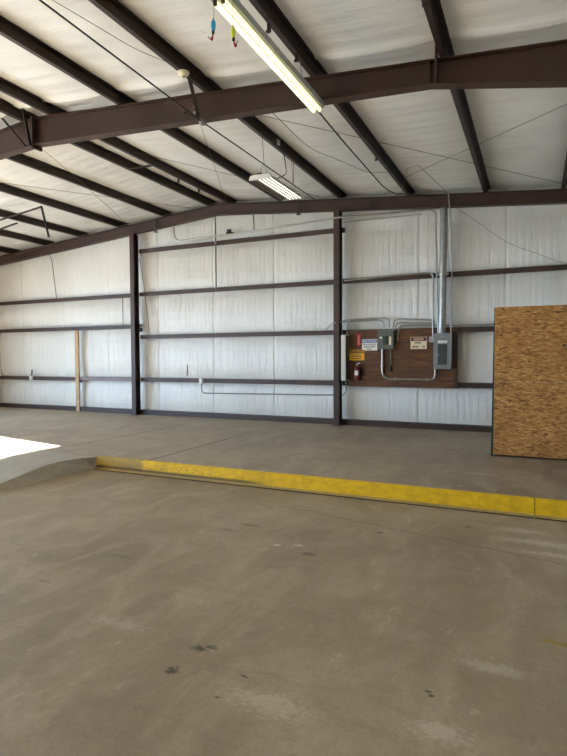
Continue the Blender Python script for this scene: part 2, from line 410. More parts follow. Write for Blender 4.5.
def side_wall(name, x, spans, mat):
    m = MB(); t = .06
    for (y0, y1, z0, z1) in spans: m.box(x - t, x + t, y0, y1, z0, z1)
    return struct(m.build(name, mat))
EL, ER = roof(XL) + .24, roof(XR) + .24
DZ = 3.71
side_wall('wall_left', XL - .08, [(8.87, 12.7, -.3, EL), (-5, 8.87, DZ, EL), (1.6, 3.2, -.3, DZ), (-6.1, -5, -.3, EL)], M['sidevinyl'])  # nearer doorway is added out of view so sunlight bounces inside
side_wall('wall_right', XR + .08, [(YF - .1, 12.7, -.3, ER)], M['sidevinyl'])
wf = MB()
for (x0, x1, z0, z1) in ((XL - .1, XR + .1, -.3, 4.9),): wf.box(x0, x1, YF - .12, YF, z0, z1)
wf.hexa([(XL - .1, YF - .12, 4.9), (XR + .1, YF - .12, 4.9), (XR + .1, YF, 4.9), (XL - .1, YF, 4.9)],
        [(RIDGE - .1, YF - .12, 5.85), (RIDGE + .1, YF - .12, 5.85), (RIDGE + .1, YF, 5.85), (RIDGE - .1, YF, 5.85)])
struct(wf.build('wall_front', M['sidevinyl']))

PUR = [-15.28, -13.76, -12.32, -10.81, -9.24, -7.80, -7.18, -5.73, -4.18, -2.58, -0.98, 0.48]
def ceil(u, v):
    x = XL - .2 + (XR - XL + .4) * u; y = YF - .1 + (12.75 - YF + .1) * v
    k = [XL - .4] + PUR + [XR + .4]; b = 0
    for a, c in zip(k, k[1:]):
        if a <= x <= c: b = math.sin(math.pi * (x - a) / (c - a)) ** .7
    w = .006 * math.sin(y * 9 + 2 * math.sin(x * 1.3)) + .004 * math.sin(y * 23 + 3 * math.sin(x * .9 + y * .2))
    fr = math.exp(-((y - 6.40) / .07) ** 2)
    return (x, y, roof(x) + .160 - b * (.03 + w) - .05 * fr * min(1, b * 1.3))
struct(MB().grid(220, 420, ceil).build('ceiling', M['ceilvinyl'], smooth=True))
rf = MB()
rf.hexa([(XL - .3, YF - .2, roof(XL) + .24), (RIDGE, YF - .2, roof(RIDGE) + .24), (RIDGE, 12.8, roof(RIDGE) + .24), (XL - .3, 12.8, roof(XL) + .24)],
        [(XL - .3, YF - .2, roof(XL) + .3), (RIDGE, YF - .2, roof(RIDGE) + .3), (RIDGE, 12.8, roof(RIDGE) + .3), (XL - .3, 12.8, roof(XL) + .3)])
rf.hexa([(RIDGE, YF - .2, roof(RIDGE) + .24), (XR + .3, YF - .2, roof(XR) + .24), (XR + .3, 12.8, roof(XR) + .24), (RIDGE, 12.8, roof(RIDGE) + .24)],
        [(RIDGE, YF - .2, roof(RIDGE) + .3), (XR + .3, YF - .2, roof(XR) + .3), (XR + .3, 12.8, roof(XR) + .3), (RIDGE, 12.8, roof(RIDGE) + .3)])
struct(rf.build('ceiling_deck', M['exterior']))
struct(MB().box(XL, XR, 12.4, 12.6, 0, .125).build('baseboard_back', M['steel']))

# ------------------------------------------------------------------ curb
def curb(x0, x1, label):
    t = thing('concrete_curb', label, 'curb', ((x0 + x1) / 2, 6.86, -.21), 'yellow curb lengths')
    pr = [(6.83, -.176), (6.835, -.02), (6.85, -.002), (6.87, .004), (6.90, .004), (6.90, -.176)]
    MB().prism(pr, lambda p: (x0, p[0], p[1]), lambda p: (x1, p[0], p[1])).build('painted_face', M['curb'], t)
    f = MB().box(x0, x1, 6.812, 6.86, -.2095, -.176).build('foot', M['curbfoot'], t, bevel=.006); f['label'] = 'unpainted beige foot of the curb'
    MB().box(x0, x1, 6.772, 6.803, -.2095, -.206).build('joint_filler', M['groove'], t)
curb(-6.62, .004, 'long yellow painted concrete curb with faded left end beside the ramp')
curb(.016, 1.15, 'short yellow curb length right of the joint, in front of the strand board partition')

# ------------------------------------------------------------------ steel: frames, columns, purlins, girts
def frame_beam():
    t = thing('roof_frame', 'heavy brown steel roof frame crossing the picture below the purlins', 'steel frame', (RIDGE, 6.62, -.21))
    Y = 6.62
    top = lambda x: roof(x) - .004
    def bot(x):
        a = abs(x - RIDGE); k = 6.43
        return 5.175 - .0573 * min(a, k) - .19 * max(0, a - k)
    xs = [-15.3, RIDGE - 6.43, RIDGE, RIDGE + 6.43, .55]
    web = MB(); r = []
    for x in xs: r.append([(x, Y - .006, bot(x) + .012), (x, Y + .006, bot(x) + .012), (x, Y + .006, top(x) - .012), (x, Y - .006, top(x) - .012)])
    web.loft(r).build('web', M['steel'], t)
    for nm, fn, w, s in (('top_flange', top, .08, -1), ('bottom_flange', bot, .08, 1)):
        m = MB()
        m.loft([[(x, Y - w, fn(x)), (x, Y + w, fn(x)), (x, Y + w, fn(x) + s * .014), (x, Y - w, fn(x) + s * .014)] for x in xs]).build(nm, M['steel'], t)
    def stiff(x, nm):
        MB().box(x - .01, x + .01, Y - .078, Y + .078, bot(x) + .01, top(x) - .01).build(nm, M['steel'], t)
    sp = MB().box(RIDGE - .02, RIDGE + .02, Y - .1, Y + .1, bot(RIDGE) - .06, top(RIDGE) + .02).build('splice_plate', M['steel'], t)
    b = MB()
    for z in (bot(RIDGE) + .1, top(RIDGE) - .1, top(RIDGE) - .2):
        for y in (-.05, .05): b.lathe((RIDGE, Y + y, z), [(.016, -.05), (.016, .05)], 'x', 6)
    b.build('bolts', M['bolt'], sp)
    stiff(-1.17, 'stiffener'); stiff(-15.2, 'stiffener'); stiff(-14.03, 'stiffener')
    # bolt heads and holes either side of the cable bracket
    for (x, z) in ((-4.62, 5.16), (-4.6, 5.02), (-4.44, 5.20), (-4.44, 5.12)):
        MB().lathe((x, Y - .012, z), [(.018, -.014), (.02, 0), (.02, .012)], 'y', 6).build('bolt', M['zinc'] if x > -4.5 else M['bolt'], t, smooth=False)
    for xa, xb in ((.55, 1.1), (-15.3, -16.2)):
        c = MB(); lo, hi = min(xa, xb), max(xa, xb)
        c.hexa([((.9 if xa > 0 else -16.2), Y - .08, -.2), ((1.1 if xa > 0 else -15.9), Y - .08, -.2), ((1.1 if xa > 0 else -15.9), Y + .08, -.2), ((.9 if xa > 0 else -16.2), Y + .08, -.2)],
               [(lo, Y - .08, top((xa + xb) / 2)), (hi, Y - .08, top((xa + xb) / 2)), (hi, Y + .08, top((xa + xb) / 2)), (lo, Y + .08, top((xa + xb) / 2))])
        c.build('column', M['steel'], t)
    return top, bot
ftop, fbot = frame_beam()

def end_rafter(side):
    xs = [XL + .05, RIDGE] if side < 0 else [RIDGE + .002, XR - .05]
    t = thing('end_wall_rafter', 'brown steel rafter along the top of the end wall, %s of the ridge' % ('left' if side < 0 else 'right'), 'rafter', ((xs[0] + xs[1]) / 2, 12.3, roof(sum(xs) / 2) - .25), 'end wall rafters')
    Y = 12.3
    bt = lambda x: roof(x) - .275
    for nm, z0, z1, w in (('web', .012, .265, .006), ('bottom_flange', 0, .014, .075), ('top_flange', .261, .273, .075)):
        MB().loft([[(x, Y - w, bt(x) + z0), (x, Y + w, bt(x) + z0), (x, Y + w, bt(x) + z1), (x, Y - w, bt(x) + z1)] for x in xs]).build(nm, M['steel'], t)
end_rafter(-1); end_rafter(1)

def column(x, label):
    t = thing('steel_column', label, 'column', (x, 12.3, 0), 'end wall columns')
    zt = roof(x) - .277
    MB().box(x - .07, x + .07, 12.19, 12.203, 0.012, zt).build('front_flange', M['steel'], t)
    MB().box(x - .07, x + .07, 12.387, 12.40, 0.012, zt).build('rear_flange', M['steel'], t)
    MB().box(x - .006, x + .006, 12.203, 12.387, 0.012, zt).build('web', M['steel'], t)
    MB().box(x - .1, x + .1, 12.16, 12.40, 0, .012).build('base_plate', M['steel'], t)
column(-10.37, 'brown steel wall column at the left, beside the framed opening')
column(-4.285, 'brown steel wall column left of the electrical panels')

names = ['farthest left roof purlin, by the left wall', 'fifth roof purlin left of the ridge', 'fourth roof purlin left of the ridge', 'third roof purlin left of the ridge, with a dropped brace',
         'second roof purlin left of the ridge', 'left one of the two close ridge purlins', 'right one of the two close ridge purlins', 'first roof purlin right of the ridge pair',
         'second roof purlin right of the ridge pair, carrying the cream fitting', 'roof purlin directly above the long fluorescent strip light', 'roof purlin above the braced bend of the big roof frame', 'farthest right roof purlin, barely in the picture']
for x, nm in zip(PUR, names):
    z = roof(x) + .001; s = -.083 if x > RIDGE else .083
    pr = [(-.07, .018), (-.07, 0), (0, 0), (0, .140), (.06, .140), (.06, .152), (-.014, .152), (-.014, .012), (-.058, .012), (-.058, .018)]
    o = MB().prism(pr, lambda p: (x + p[0], YF + .05, z + p[1] + p[0] * s), lambda p: (x + p[0], 12.56, z + p[1] + p[0] * s)).build('roof_purlin', M['purlin'])
    tag(o, 'dark brown steel ' + nm, 'purlin', 'roof purlins')

def girt(x0, x1, z, label, up=1):
    u = up
    pr = [(12.40, -.055), (12.40, .055), (12.60, .055), (12.60, .045), (12.412, .045), (12.412, -.045), (12.44, -.045), (12.44, -.055)]
    pr = [(a, b * u) for a, b in pr]
    o = MB().prism(pr, lambda p: (x0, p[0], z + p[1]), lambda p: (x1, p[0], z + p[1])).build('wall_girt', M['steel'])
    return tag(o, label, 'girt', 'wall girts')
girt(XL + .05, -10.46, 3.42, 'upper brown girt on the wall left of the left column')
girt(XL + .05, -10.30, 2.52, 'brown header girt over the framed opening with the timber post')
girt(XL + .05, -12.76, .98, 'low brown girt left of the timber post')
g_ = girt(-12.62, -10.46, 1.0, 'low pale brown girt between timber post and left column')
g_.data.materials[0] = paint('primer_steel_painted_sheen', (112, 94, 88), 0.5, 0, 0.15, 3.0)  # paler tone paints reflected light into this girt's colour
for z, nm in ((1.0, 'lowest'), (2.22, 'second'), (3.43, 'third'), (4.65, 'topmost')):
    girt(-10.28, -4.38, z, '%s brown girt from the floor between the two wall columns' % nm)
girt(-4.2, XR - .05, 1.0, 'lowest brown girt right of the second column, along the plywood board bottom')
girt(-4.2, XR - .05, 2.22, 'middle brown girt right of the second column, along the plywood board top')
girt(-4.2, XR - .05, 3.43, 'upper brown girt right of the second column, above the electrical board')
pt = MB().box(-12.76, -12.62, 12.36, 12.41, 0, 2.46).build('timber_post', M['timber'], bevel=.004)
tag(pt, 'bare pale timber post in the framed opening on the left', 'post')
bk = MB().box(-12.60, -12.52, 12.34, 12.40, .88, .955).build('post_bracket', M['bolt']); tag(bk, 'small dark bracket under the girt beside the timber post', 'bracket')

def clip(x, z0, z1, label, y=12.205):
    m = MB().box(x - .03, x + .03, y - .012, y + .012, z0, z1); m.box(x - .03, x + .07, y - .05, y + .012, z0, z0 + .02)
    tag(m.build('rafter_clip', M['bolt']), label, 'clip', 'rafter clips')
clip(-9.53, 5.06, 5.44, 'brown clip hanging from the end rafter right of the left column')
clip(-5.26, 5.06, 5.38, 'brown clip hanging from the end rafter below the hanging tube light')
clip(-3.45, 5.03, 5.22, 'small brown clip on the end rafter left of the electrical riser')
for i, (x, y, z, lb) in enumerate([(-10.24, 12.36, 2.42, 'dark splice bracket on the left column beside the opening header'),
                                   (-4.17, 12.36, 4.62, 'dark bracket on the second column at the topmost girt'), (-7.29, 12.36, 4.9, 'small black clip bracket on the wall above the topmost girt')]):
    m = MB().box(x - .05, x + .05, y - .03, y + .04, z - .05, z + .06); m.box(x - .07, x + .03, y - .04, y - .03, z - .06, z + .0)
    if i == 2: m.box(x - .02, x + .02, y + .04, 12.6, z - .02, z + .02)
    tag(m.build('wall_bracket', M['bolt'], bevel=.004), lb, 'bracket', 'small wall brackets')

def bar(name, a, b, w, h, mat, label, cat, group):
    a, b = Vector(a), Vector(b); t = (b - a).normalized(); u = Vector((0, 0, 1)) if abs(t.z) < .95 else Vector((1, 0, 0))
    s = t.cross(u).normalized(); u = s.cross(t)
    def ring(p): return [p + s * w + u * h, p - s * w + u * h, p - s * w - u * h, p + s * w - u * h]
    m = MB().loft([ring(a), ring(b)])
    # an angle section: second leg
    m.loft([[p + s * w * .2 for p in ring(a)], [p + s * w * .2 for p in ring(b)]])
    return tag(m.build(name, mat), label, cat, group)
FB = 'flange braces'
bar('flange_brace', (-1.075, 6.50, roof(-1.02) + .13), (-1.085, 6.515, 4.80), .036, .012, M['steel'], 'upright brace plate from the purlin to the bend of the big frame', 'brace', FB)
bar('flange_brace', (-1.0, 6.35, roof(-1.02) + .02), (-1.06, 6.53, 5.12), .025, .008, M['steel'], 'short slanting brace behind the upright one at the frame bend', 'brace', FB)
bar('flange_brace', (-4.2, 6.1, roof(-4.2) + .04), (-4.38, 6.60, 5.05), .022, .008, M['purlin'], 'slanting brace below the cream fitting, bolted to the big frame', 'brace', FB)
bar('flange_brace', (-7.64, 6.40, roof(-7.6) + .13), (-7.60, 6.50, 5.14), .024, .008, M['purlin'], 'slanting brace at the ridge splice of the big frame', 'brace', FB)
bar('flange_brace', (-8.32, 6.46, 5.80), (-7.75, 6.52, 5.17), .026, .01, M['purlin'], 'slanting brace on the big frame left of the ridge', 'brace', FB)
bar('flange_brace', (-10.45, 9.2, 5.16), (-10.23, 9.2, 4.42), .022, .012, M['purlin'], 'dark brace dropping from a purlin near the left edge', 'brace', FB)
bar('purlin_strut', (-10.45, 9.2, 5.14), (-12.2, 9.2, 4.95), .018, .014, M['purlin'], 'horizontal strut running left from the dropped brace', 'strut', 'purlin struts')
bar('purlin_strut', (-11.27, 9.2, 4.853), (-12.6, 9.2, 4.67), .018, .014, M['purlin'], 'short strut at the left edge, below the longer one', 'strut', 'purlin struts')
bar('purlin_strut', (-7.80, 9.2, roof(-7.8) + .02), (-7.18, 9.2, roof(-7.18) + .02), .02, .015, M['purlin'], 'short strut joining the two ridge purlins', 'strut', 'purlin struts')
for (x, y, lb) in ((-7.24, 10.1, 'nearer small clip under the right ridge purlin'), (-7.24, 10.9, 'farther small clip under the right ridge purlin'),
                   (-2.64, 5.35, 'upper small clip beside the purlin above the strip light'), (-2.6, 6.0, 'lower small clip beside the purlin above the strip light'),
                   (-2.62, 9.6, 'small clip under the purlin beyond the strip light'), (-1.0, 5.4, 'small pale clip on the purlin right of the strip light')):
    m = MB().box(x - .015, x + .015, y - .02, y + .02, roof(x) - .07, roof(x) + .02); m.box(x - .03, x + .015, y - .02, y + .02, roof(x) - .08, roof(x) - .065)
    tag(m.build('purlin_clip', M['bolt']), lb, 'clip', 'purlin clips')

# ------------------------------------------------------------------ thin wires and cables in the roof
def wire(pts, r, label, name='brace_wire', mat='wire', cat='wire', group='thin roof wires', fillet=.0, sag=0.0, n=6):
    if sag and len(pts) == 2:
        a, b = Vector(pts[0]), Vector(pts[1])
        pts = [a.lerp(b, k / 14) - Vector((0, 0, sag * 4 * (k / 14) * (1 - k / 14))) for k in range(15)]
    return tag(MB().tube(pts, r, n, fillet).build(name, M[mat], smooth=True), label, cat, group)
def R(x, y, d=-.03): return (x, y, roof(x) + d)
wire([R(-4.0, 7.2), R(-2.1, 9.16), R(.49, 11.85)], .0045, 'thin brace rod running right across the ceiling to the far corner')
wire([R(-2.75, 12.1), R(-2.38, 10.83), R(.32, 8.13), R(1.0, 7.4)], .0045, 'thin brace rod crossing the other one at the right')
wire([R(-3.72, 7.49, .1), (-3.63, 8.95, 5.27), (-3.29, 9.56, 5.22), (-3.0, 10.4, 5.20), R(-2.66, 10.6, .02)], .0045, 'sagging thin wire between the strip light and the hanging light', fillet=.5)
wire([(-4.33, 6.56, 4.93), R(-4.9, 7.45, -.05), R(-6.7, 11.08, -.03), R(-7.2, 12.1, -.03)], .0045, 'thin rod running from the cable fitting back to the ridge')
wire([R(-8.1, 6.72), R(-8.9, 8.7), R(-10.45, 12.2)], .0045, 'thin brace rod from the ridge splice back to the left column')
wire([R(-12.6, 5.9), R(-10.36, 8.06), R(-8.9, 10.8), R(-8.2, 12.1)], .0045, 'thin brace rod at the far left running back to the end rafter')
wire([(-4.75, 3.6, 5.38), (-4.61, 4.262, 5.37), (-4.50, 4.812, 5.355), (-4.415, 5.3, 5.345), (-4.235, 5.72, 5.345)], .004, 'sagging thin wire at the top left above the black cable', fillet=.4)
wire([R(-7.0, 8.3), R(-6.79, 8.55), R(-5.43, 10.52), R(-4.6, 11.9)], .0045, 'thin brace rod crossing behind the hanging tube light')
wire([R(-2.05, 10.4, .06), (-1.76, 12.18, 5.135)], .004, 'thin pale wire slanting to the top of the electrical riser')
wire([R(-2.5, 11.4, .03), R(-2.3, 10.6, .06), R(-2.05, 10.4, .06)], .0035, 'short thin wire along the ceiling left of the electrical riser')
# black power cables
wire([(-4.155, 2.6, 4.95), (-4.288, 6.56, 4.945), (-4.72, 12.18, 5.30)], .0105, 'black cable crossing from the top left over the big frame to the end wall', 'power_cable', 'black', 'cable', 'black power cables')
wire([(-2.56, 6.55, 4.78), (-2.62, 7.6, 4.82), (-2.84, 11.0, 5.06), (-2.80, 11.9, 5.16), (-2.70, 12.19, 5.24), (-2.2, 12.2, 5.15), (-1.97, 12.2, 4.95)], .0105, 'black cable hanging from the strip light back to the electrical riser', 'power_cable', 'black', 'cable', 'black power cables', fillet=.5)
t = thing('cable_fitting', 'grey round cable fitting under the big frame where the black cable crosses', 'fitting', (-4.288, 6.56, 4.91))
MB().lathe((-4.288, 6.56, 4.935), [(.012, -.045), (.035, -.04), (.042, 0), (.035, .04), (.012, .045)], 'y', 12).build('clamp', M['zinc'], t, smooth=True)
MB().box(-4.30, -4.276, 6.55, 6.575, 4.97, 4.995).build('clamp_lug', M['zinc'], t)
t = thing('junction_fitting', 'small cream round fitting under the purlin beside the slanting brace', 'fitting', (-4.19, 5.98, roof(-4.19) - .05))
MB().lathe((-4.19, 5.98, roof(-4.19)), [(.02, -.052), (.05, -.046), (.075, -.02), (.08, 0.0)], 'z', 18).build('dome', M['cream'], t, smooth=True)
MB().lathe((-4.19, 5.98, roof(-4.19)), [(.012, -.07), (.018, -.05)], 'z', 10).build('tip', M['zinc'], t, smooth=True)
wire([R(-15.07, 12.21, -.1), R(-12.7, 12.21, .02), R(-10.96, 12.21, .02), R(-8.88, 12.21, .02), R(-7.7, 12.21, .02), R(-6.7, 12.21, .02), R(-4.2, 12.21, .0), R(-2.8, 12.21, .01), R(-1.76, 12.21, .0)], .007,
     'pale grey cable lying along the top of the end rafter', 'rafter_cable', 'emt', 'cable', None)
wire([(-1.9, 12.3, 5.05), (-1.5, 12.38, 4.77), (-1.1, 12.38, 4.44), (-.6, 12.38, 4.01), (.05, 12.38, 3.71), (.41, 12.38, 3.53), (.6, 12.40, 3.49)], .0045,
     'thin dark wire sagging across the wall right of the electrical riser', 'wall_wire', 'wire', 'wire', None, fillet=.3)
wire([(-14.4, 12.36, 5.03), (-13.95, 12.36, 5.0), (-13.65, 12.36, 4.75), (-13.5, 12.38, 3.47)], .012, 'dark cable drooping down the wall at the far left', 'wall_cable', 'wire', 'cable', 'cables on the left wall bays', fillet=.25)
wire([(-10.9, 12.40, 3.37), (-10.9, 12.40, 2.56)], .012, 'short dark rod between two girts just left of the left column', 'wall_cable', 'wire', 'cable', 'cables on the left wall bays')
wire([(-10.27, 12.41, 4.46), (-10.15, 12.41, 3.83), (-9.93, 12.40, 2.28)], .009, 'thin dark cable slanting down just right of the left column', 'wall_cable', 'wire', 'cable', 'cables on the left wall bays')
wire([(-8.78, 12.55, 1.43), (-8.775, 12.555, 1.3), (-8.79, 12.55, 1.13)], .012, 'short dark tear mark on the wall between the columns', 'wall_tear', 'wire', 'mark', None)

# ------------------------------------------------------------------ lights
def strip_light():
    x, y0, y1, z = -2.55, 4.17, 6.54, 4.755
    t = thing('strip_light', 'long two tube fluorescent strip light, lit, below the roof purlin', 'light fixture', (x, (y0 + y1) / 2, z))
    MB().loft([[(x - .03, y, z + .03), (x + .03, y, z + .03), (x + .07, y, z + .04), (x + .085, y, z + .03), (x + .085, y, z + .1), (x - .085, y, z + .1), (x - .085, y, z + .03), (x - .07, y, z + .04)] for y in (y0, y1)]).build('housing', M['housing'], t)
    for s in (-1, 1):
        MB().tube([(x + s * .040, y0 + .035, z), (x + s * .040, y1 - .03, z)], .025, 14).build('lamp_tube', M['tube'], t, smooth=True)
        for y in (y0 + .015, y1 - .012):
            h = MB().box(x + s * .040 - .014, x + s * .040 + .014, y - .014, y + .014, z - .024, z + .04).build('lamp_holder', M['label'] if y > 5 else M['bolt'], t, bevel=.004)
    MB().box(x - .085, x + .085, y1, y1 + .012, z + .03, z + .1).build('end_cap', M['housing'], t)
    for y in (4.6, 6.1):
        MB().tube([(x, y, z + .1), (x - .06, y, roof(x - .06) + .005)], .004, 6).build('hanger', M['zinc'], t)
strip_light()

def high_bay():
    x0, x1, y0, y1, z = -4.33, -3.895, 8.0, 9.25, 4.55
    t = thing('hanging_light', 'hanging six tube light fixture with cables, lit, in front of the end wall', 'light fixture', ((x0 + x1) / 2, (y0 + y1) / 2, z))
    xc = (x0 + x1) / 2
    MB().loft([[(x0, y, z + .0), (x0, y, z + .03), (x0 + .08, y, z + .08), (x1 - .08, y, z + .08), (x1, y, z + .03), (x1, y, z), (x1 - .01, y, z + .02), (x0 + .01, y, z + .02)] for y in (y0, y1)]).build('housing', M['white'], t)
    for y, yy in ((y0 - .05, y0), (y1, y1 + .05)):
        MB().hexa([(x0 + .02, y, z - .005), (x1 - .02, y, z - .005), (x1, yy, z - .012), (x0, yy, z - .012)] if y < y1 else [(x0, y, z - .012), (x1, y, z - .012), (x1 - .02, yy, z - .005), (x0 + .02, yy, z - .005)],
                  [(x0 + .05, y, z + .06), (x1 - .05, y, z + .06), (x1 - .02, yy, z + .075), (x0 + .02, yy, z + .075)] if y < y1 else [(x0 + .02, y, z + .075), (x1 - .02, y, z + .075), (x1 - .05, yy, z + .06), (x0 + .05, yy, z + .06)]).build('end_cap', M['white'], t, bevel=.008)
    n = 6; w = (x1 - x0 - .03) / n
    for k in range(n):
        cx = x0 + .015 + w * (k + .5); lit = k >= 2
        MB().tube([(cx, y0 + .01, z - .0), (cx, y1 - .01, z - .0)], .013, 10).build('lamp_tube', M['tube_far'] if lit else M['tube_off_reflection'], t, smooth=True)
    for k in range(n + 1):
        cx = x0 + .015 + w * k
        MB().loft([[(cx - .018, y, z + .02), (cx, y, z - .016), (cx + .018, y, z + .02)] for y in (y0, y1)]).build('reflector', M['glassgreen'] if k > 2 else M['tube_off_reflection'], t)
    MB().box(xc - .06, xc + .02, y0 - .03, y0 + .03, z + .075, z + .09).build('cable_gland', M['bolt'], t)
    for (yb, yt) in ((8.1, 8.12), (9.25, 9.3)):
        m = MB().tube([(xc, yt, z + .3), (-4.15, yt, roof(-4.15) + .01)], .004, 6)
        m.tube([(xc, yt, z + .3), (xc - .09, yb, z + .07)], .003, 6); m.tube([(xc, yt, z + .3), (xc + .09, yb, z + .07)], .003, 6)
        m.build('suspension_cable', M['wire'], t)
    MB().tube([(xc + .14, 8.3, z + .07), (xc + .2, 8.5, z + .18), (-4.1, 9.0, z + .4), (-4.2, 9.08, roof(-4.2) + .0)], .008, 8, .3).build('power_cord', M['black'], t, smooth=True)
    MB().tube([(-4.2, 9.52, z + .38), (-4.2, 9.52, roof(-4.2))], .006, 6).build('pull_chain', M['wire'], t)
    MB().box(-4.19, -4.15, 8.75, 8.83, roof(-4.17) + .04, roof(-4.17) + .13).build('hook_plate', M['label'], t)
high_bay()

def lure(x, ztop, z1, z0, mat, label, lean):
    y = 4.2
    t = thing('fishing_lure', label, 'lure', (x, y, z0), 'hanging fishing lures')
    MB().tube([(x, y, ztop), (x + lean * .3, y, z1 + .012)], .0016, 5).build('string', M['wire'], t)
    L = z1 - z0
    c = (x + lean * .5, y, z0)
    MB().lathe((c[0], y, z1 + .004), [(.003, -.004), (.007, 0), (.006, .008), (.002, .012)], 'z', 8).build('eyelet', M['lurered'], t, smooth=True)
    MB().lathe(c, [(.010, L * .0 + .0), (.016, L * .14), (.020, L * .4), (.021, L * .65), (.017, L * .88), (.006, L)], 'z', 14).build('body', mat, t, smooth=True)
    MB().lathe((c[0] + lean * .3, y, z0 - .026), [(.006, 0), (.013, .008), (.012, .03)], 'z', 10).build('collar', M['black'], t, smooth=True)
    s = -1 if mat is M['lureblue'] else 1
    MB().tube([(c[0] + lean * .3, y, z0 - .02), (c[0] + s * .012, y, z0 - .05), (c[0] + s * .026, y, z0 - .07)], .006, 8, .01, r1=.014).build('tail', M['lurered'], t, smooth=True)
    MB().tube([(c[0] + s * .02, y, z0 - .065), (c[0] + s * .045, y - .01, z0 - .05), (c[0] + s * .05, y - .01, z0 - .035)], .003, 6, .01).build('hook', M['bolt'], t, smooth=True)
lure(-2.612, 4.775, 4.625, 4.525, M['lureblue'], 'blue fishing lure with red tail hanging left of the strip light', -.015)
lure(-2.425, 4.78, 4.515, 4.415, M['lureyellow'], 'yellow fishing lure hanging in front of the lit strip light', .01)
for o in bpy.data.objects:
    pass

# ------------------------------------------------------------------ electrical wall
bd = MB().box(-4.03, -1.55, 12.374, 12.396, .93, 2.262).build('plywood_board', M['board'], bevel=.003)
tag(bd, 'dark brown plywood backboard carrying the electrical panels and signs', 'board')
st = MB().box(-1.62, -1.552, 12.362, 12.3735, .94, 2.255).build('board_strip', M['steel']); tag(st, 'narrow dark strip along the right edge of the plywood backboard', 'board strip')

t = thing('wireway_box', 'tall white metal wireway box between the column and the plywood board', 'wireway', (-4.12, 12.34, 1.08))
MB().box(-4.15, -4.034, 12.14, 12.395, 1.08, 2.15).build('body', M['wireway'], t, bevel=.006)
MB().box(-4.14, -4.044, 12.133, 12.139, 1.10, 2.13).build('cover', M['wireway'], t, bevel=.002)
MB().box(-4.033, -4.028, 12.155, 12.365, 1.1, 2.13).build('side_shade', M['panelgrey'], t)  # grey sheet paints the shade on the box's right side

def conduit(pts, r, label, fillet=.12, name='conduit', mat='emt', straps=(), group='electrical conduits', n=10):
    o = tag(MB().tube(pts, r, n, fillet).build(name, M[mat], smooth=True), label, 'conduit', group)
    for (x, y, z, ax) in straps:
        s = MB()
        if ax == 'x': s.lathe((x, y, z), [(r * 1.5, -.025), (r * 1.6, 0), (r * 1.5, .025)], 'x', 10)
        else: s.lathe((x, y, z), [(r * 1.5, -.025), (r * 1.6, 0), (r * 1.5, .025)], 'z', 10)
        s.build('coupling', M['emt'], o, smooth=True)
    return o
Y = 12.345
conduit([(-8.98, 12.27, 5.18), (-8.95, 12.3, 4.79), (-7.0, 12.345, 4.825), (-4.3, 12.168, 4.885), (-2.02, 12.30, 4.86), (-2.03, 12.33, 4.4), (-1.965, 12.33, 2.15)], .022,
        'long conduit dropping from the rafter and running right to the big panel', .2, straps=((-6.6, 12.33, 4.835, 'x'), (-3.9, 12.19, 4.88, 'x'), (-2.5, 12.275, 4.865, 'x'), (-5.6, 12.255, 4.857, 'x')))
conduit([(-4.18, 12.40, 4.82), (-2.35, 12.40, 4.805)], .014, 'thin short conduit just below the long one, right of the second column', 0)
conduit([(-7.67, 12.30, 5.335), (-7.69, 12.345, 4.7), (-7.69, 12.345, 3.40)], .018, 'vertical conduit down the wall below the ridge', .3, straps=((-7.69, 12.345, 3.5, 'z'), (-7.69, 12.345, 4.65, 'z')), mat='wire')
conduit([(-6.54, 12.30, 5.255), (-6.54, 12.33, 4.86)], .016, 'short vertical rod from the rafter to the long conduit', 0, mat='wire')
r_ = conduit([(-1.86, 12.31, 4.862), (-1.855, 12.31, 4.6), (-1.88, 12.31, 2.145)], .078, 'thick metal riser pipe going from the big panel up to the roof', .0, 'riser_pipe', straps=((-1.862, 12.30, 3.43, 'z'),), n=20, mat='zinc')
MB().lathe((-1.88, 12.30, 2.17), [(.09, -.03), (.098, 0), (.09, .03)], 'z', 18).build('hub', M['zinc'], r_, smooth=True)
conduit([(-1.9, 12.20, 5.155), (-1.74, 12.19, 5.15), (-1.72, 12.20, 4.7), (-1.68, 12.33, 3.5), (-1.69, 12.31, 2.13)], .014, 'thin conduit right of the thick riser pipe', .1, straps=((-1.68, 12.33, 3.35, 'z'),))
f_ = conduit([(-4.15, 12.37, 3.44), (-2.82, 12.37, 3.485), (-2.08, 12.36, 3.485), (-2.08, 12.345, 3.2), (-2.08, 12.345, 2.06)], .019, 'conduit along the upper girt bending down left of the riser pipe', .16)
MB().box(-2.155, -2.06, 12.30, 12.372, 1.95, 2.08).build('conduit_body', M['zinc'], f_, bevel=.008)
conduit([(-3.215, 12.34, 1.82), (-3.215, 12.34, 1.12), (-2.02, 12.34, 1.12), (-2.02, 12.32, 1.38)], .026, 'shiny U shaped conduit looping below between the two panels', .2, straps=((-2.93, 12.34, 1.12, 'x'), (-2.2, 12.34, 1.12, 'x'), (-3.215, 12.34, 1.42, 'z')))
conduit([(-3.18, 12.34, 2.24), (-3.18, 12.34, 2.47), (-4.05, 12.33, 2.465), (-4.36, 12.16, 2.44), (-4.62, 12.34, 2.29)], .013, 'left conduit bending from the small panel top towards the column', .13)
conduit([(-3.06, 12.345, 2.24), (-3.06, 12.345, 2.53), (-4.0, 12.38, 2.52), (-4.20, 12.43, 2.50)], .014, 'right conduit bending from the small panel top towards the column', .13)
conduit([(-4.07, 12.345, 2.13), (-4.07, 12.345, 2.495), (-3.33, 12.375, 2.50)], .014, 'conduit rising from the white wireway and bending right', .18)
conduit([(-2.98, 12.345, 2.23), (-2.95, 12.345, 2.49), (-2.5, 12.36, 2.475), (-2.05, 12.36, 2.44)], .015, 'uppermost conduit from the small panel towards the riser pipe', .14)
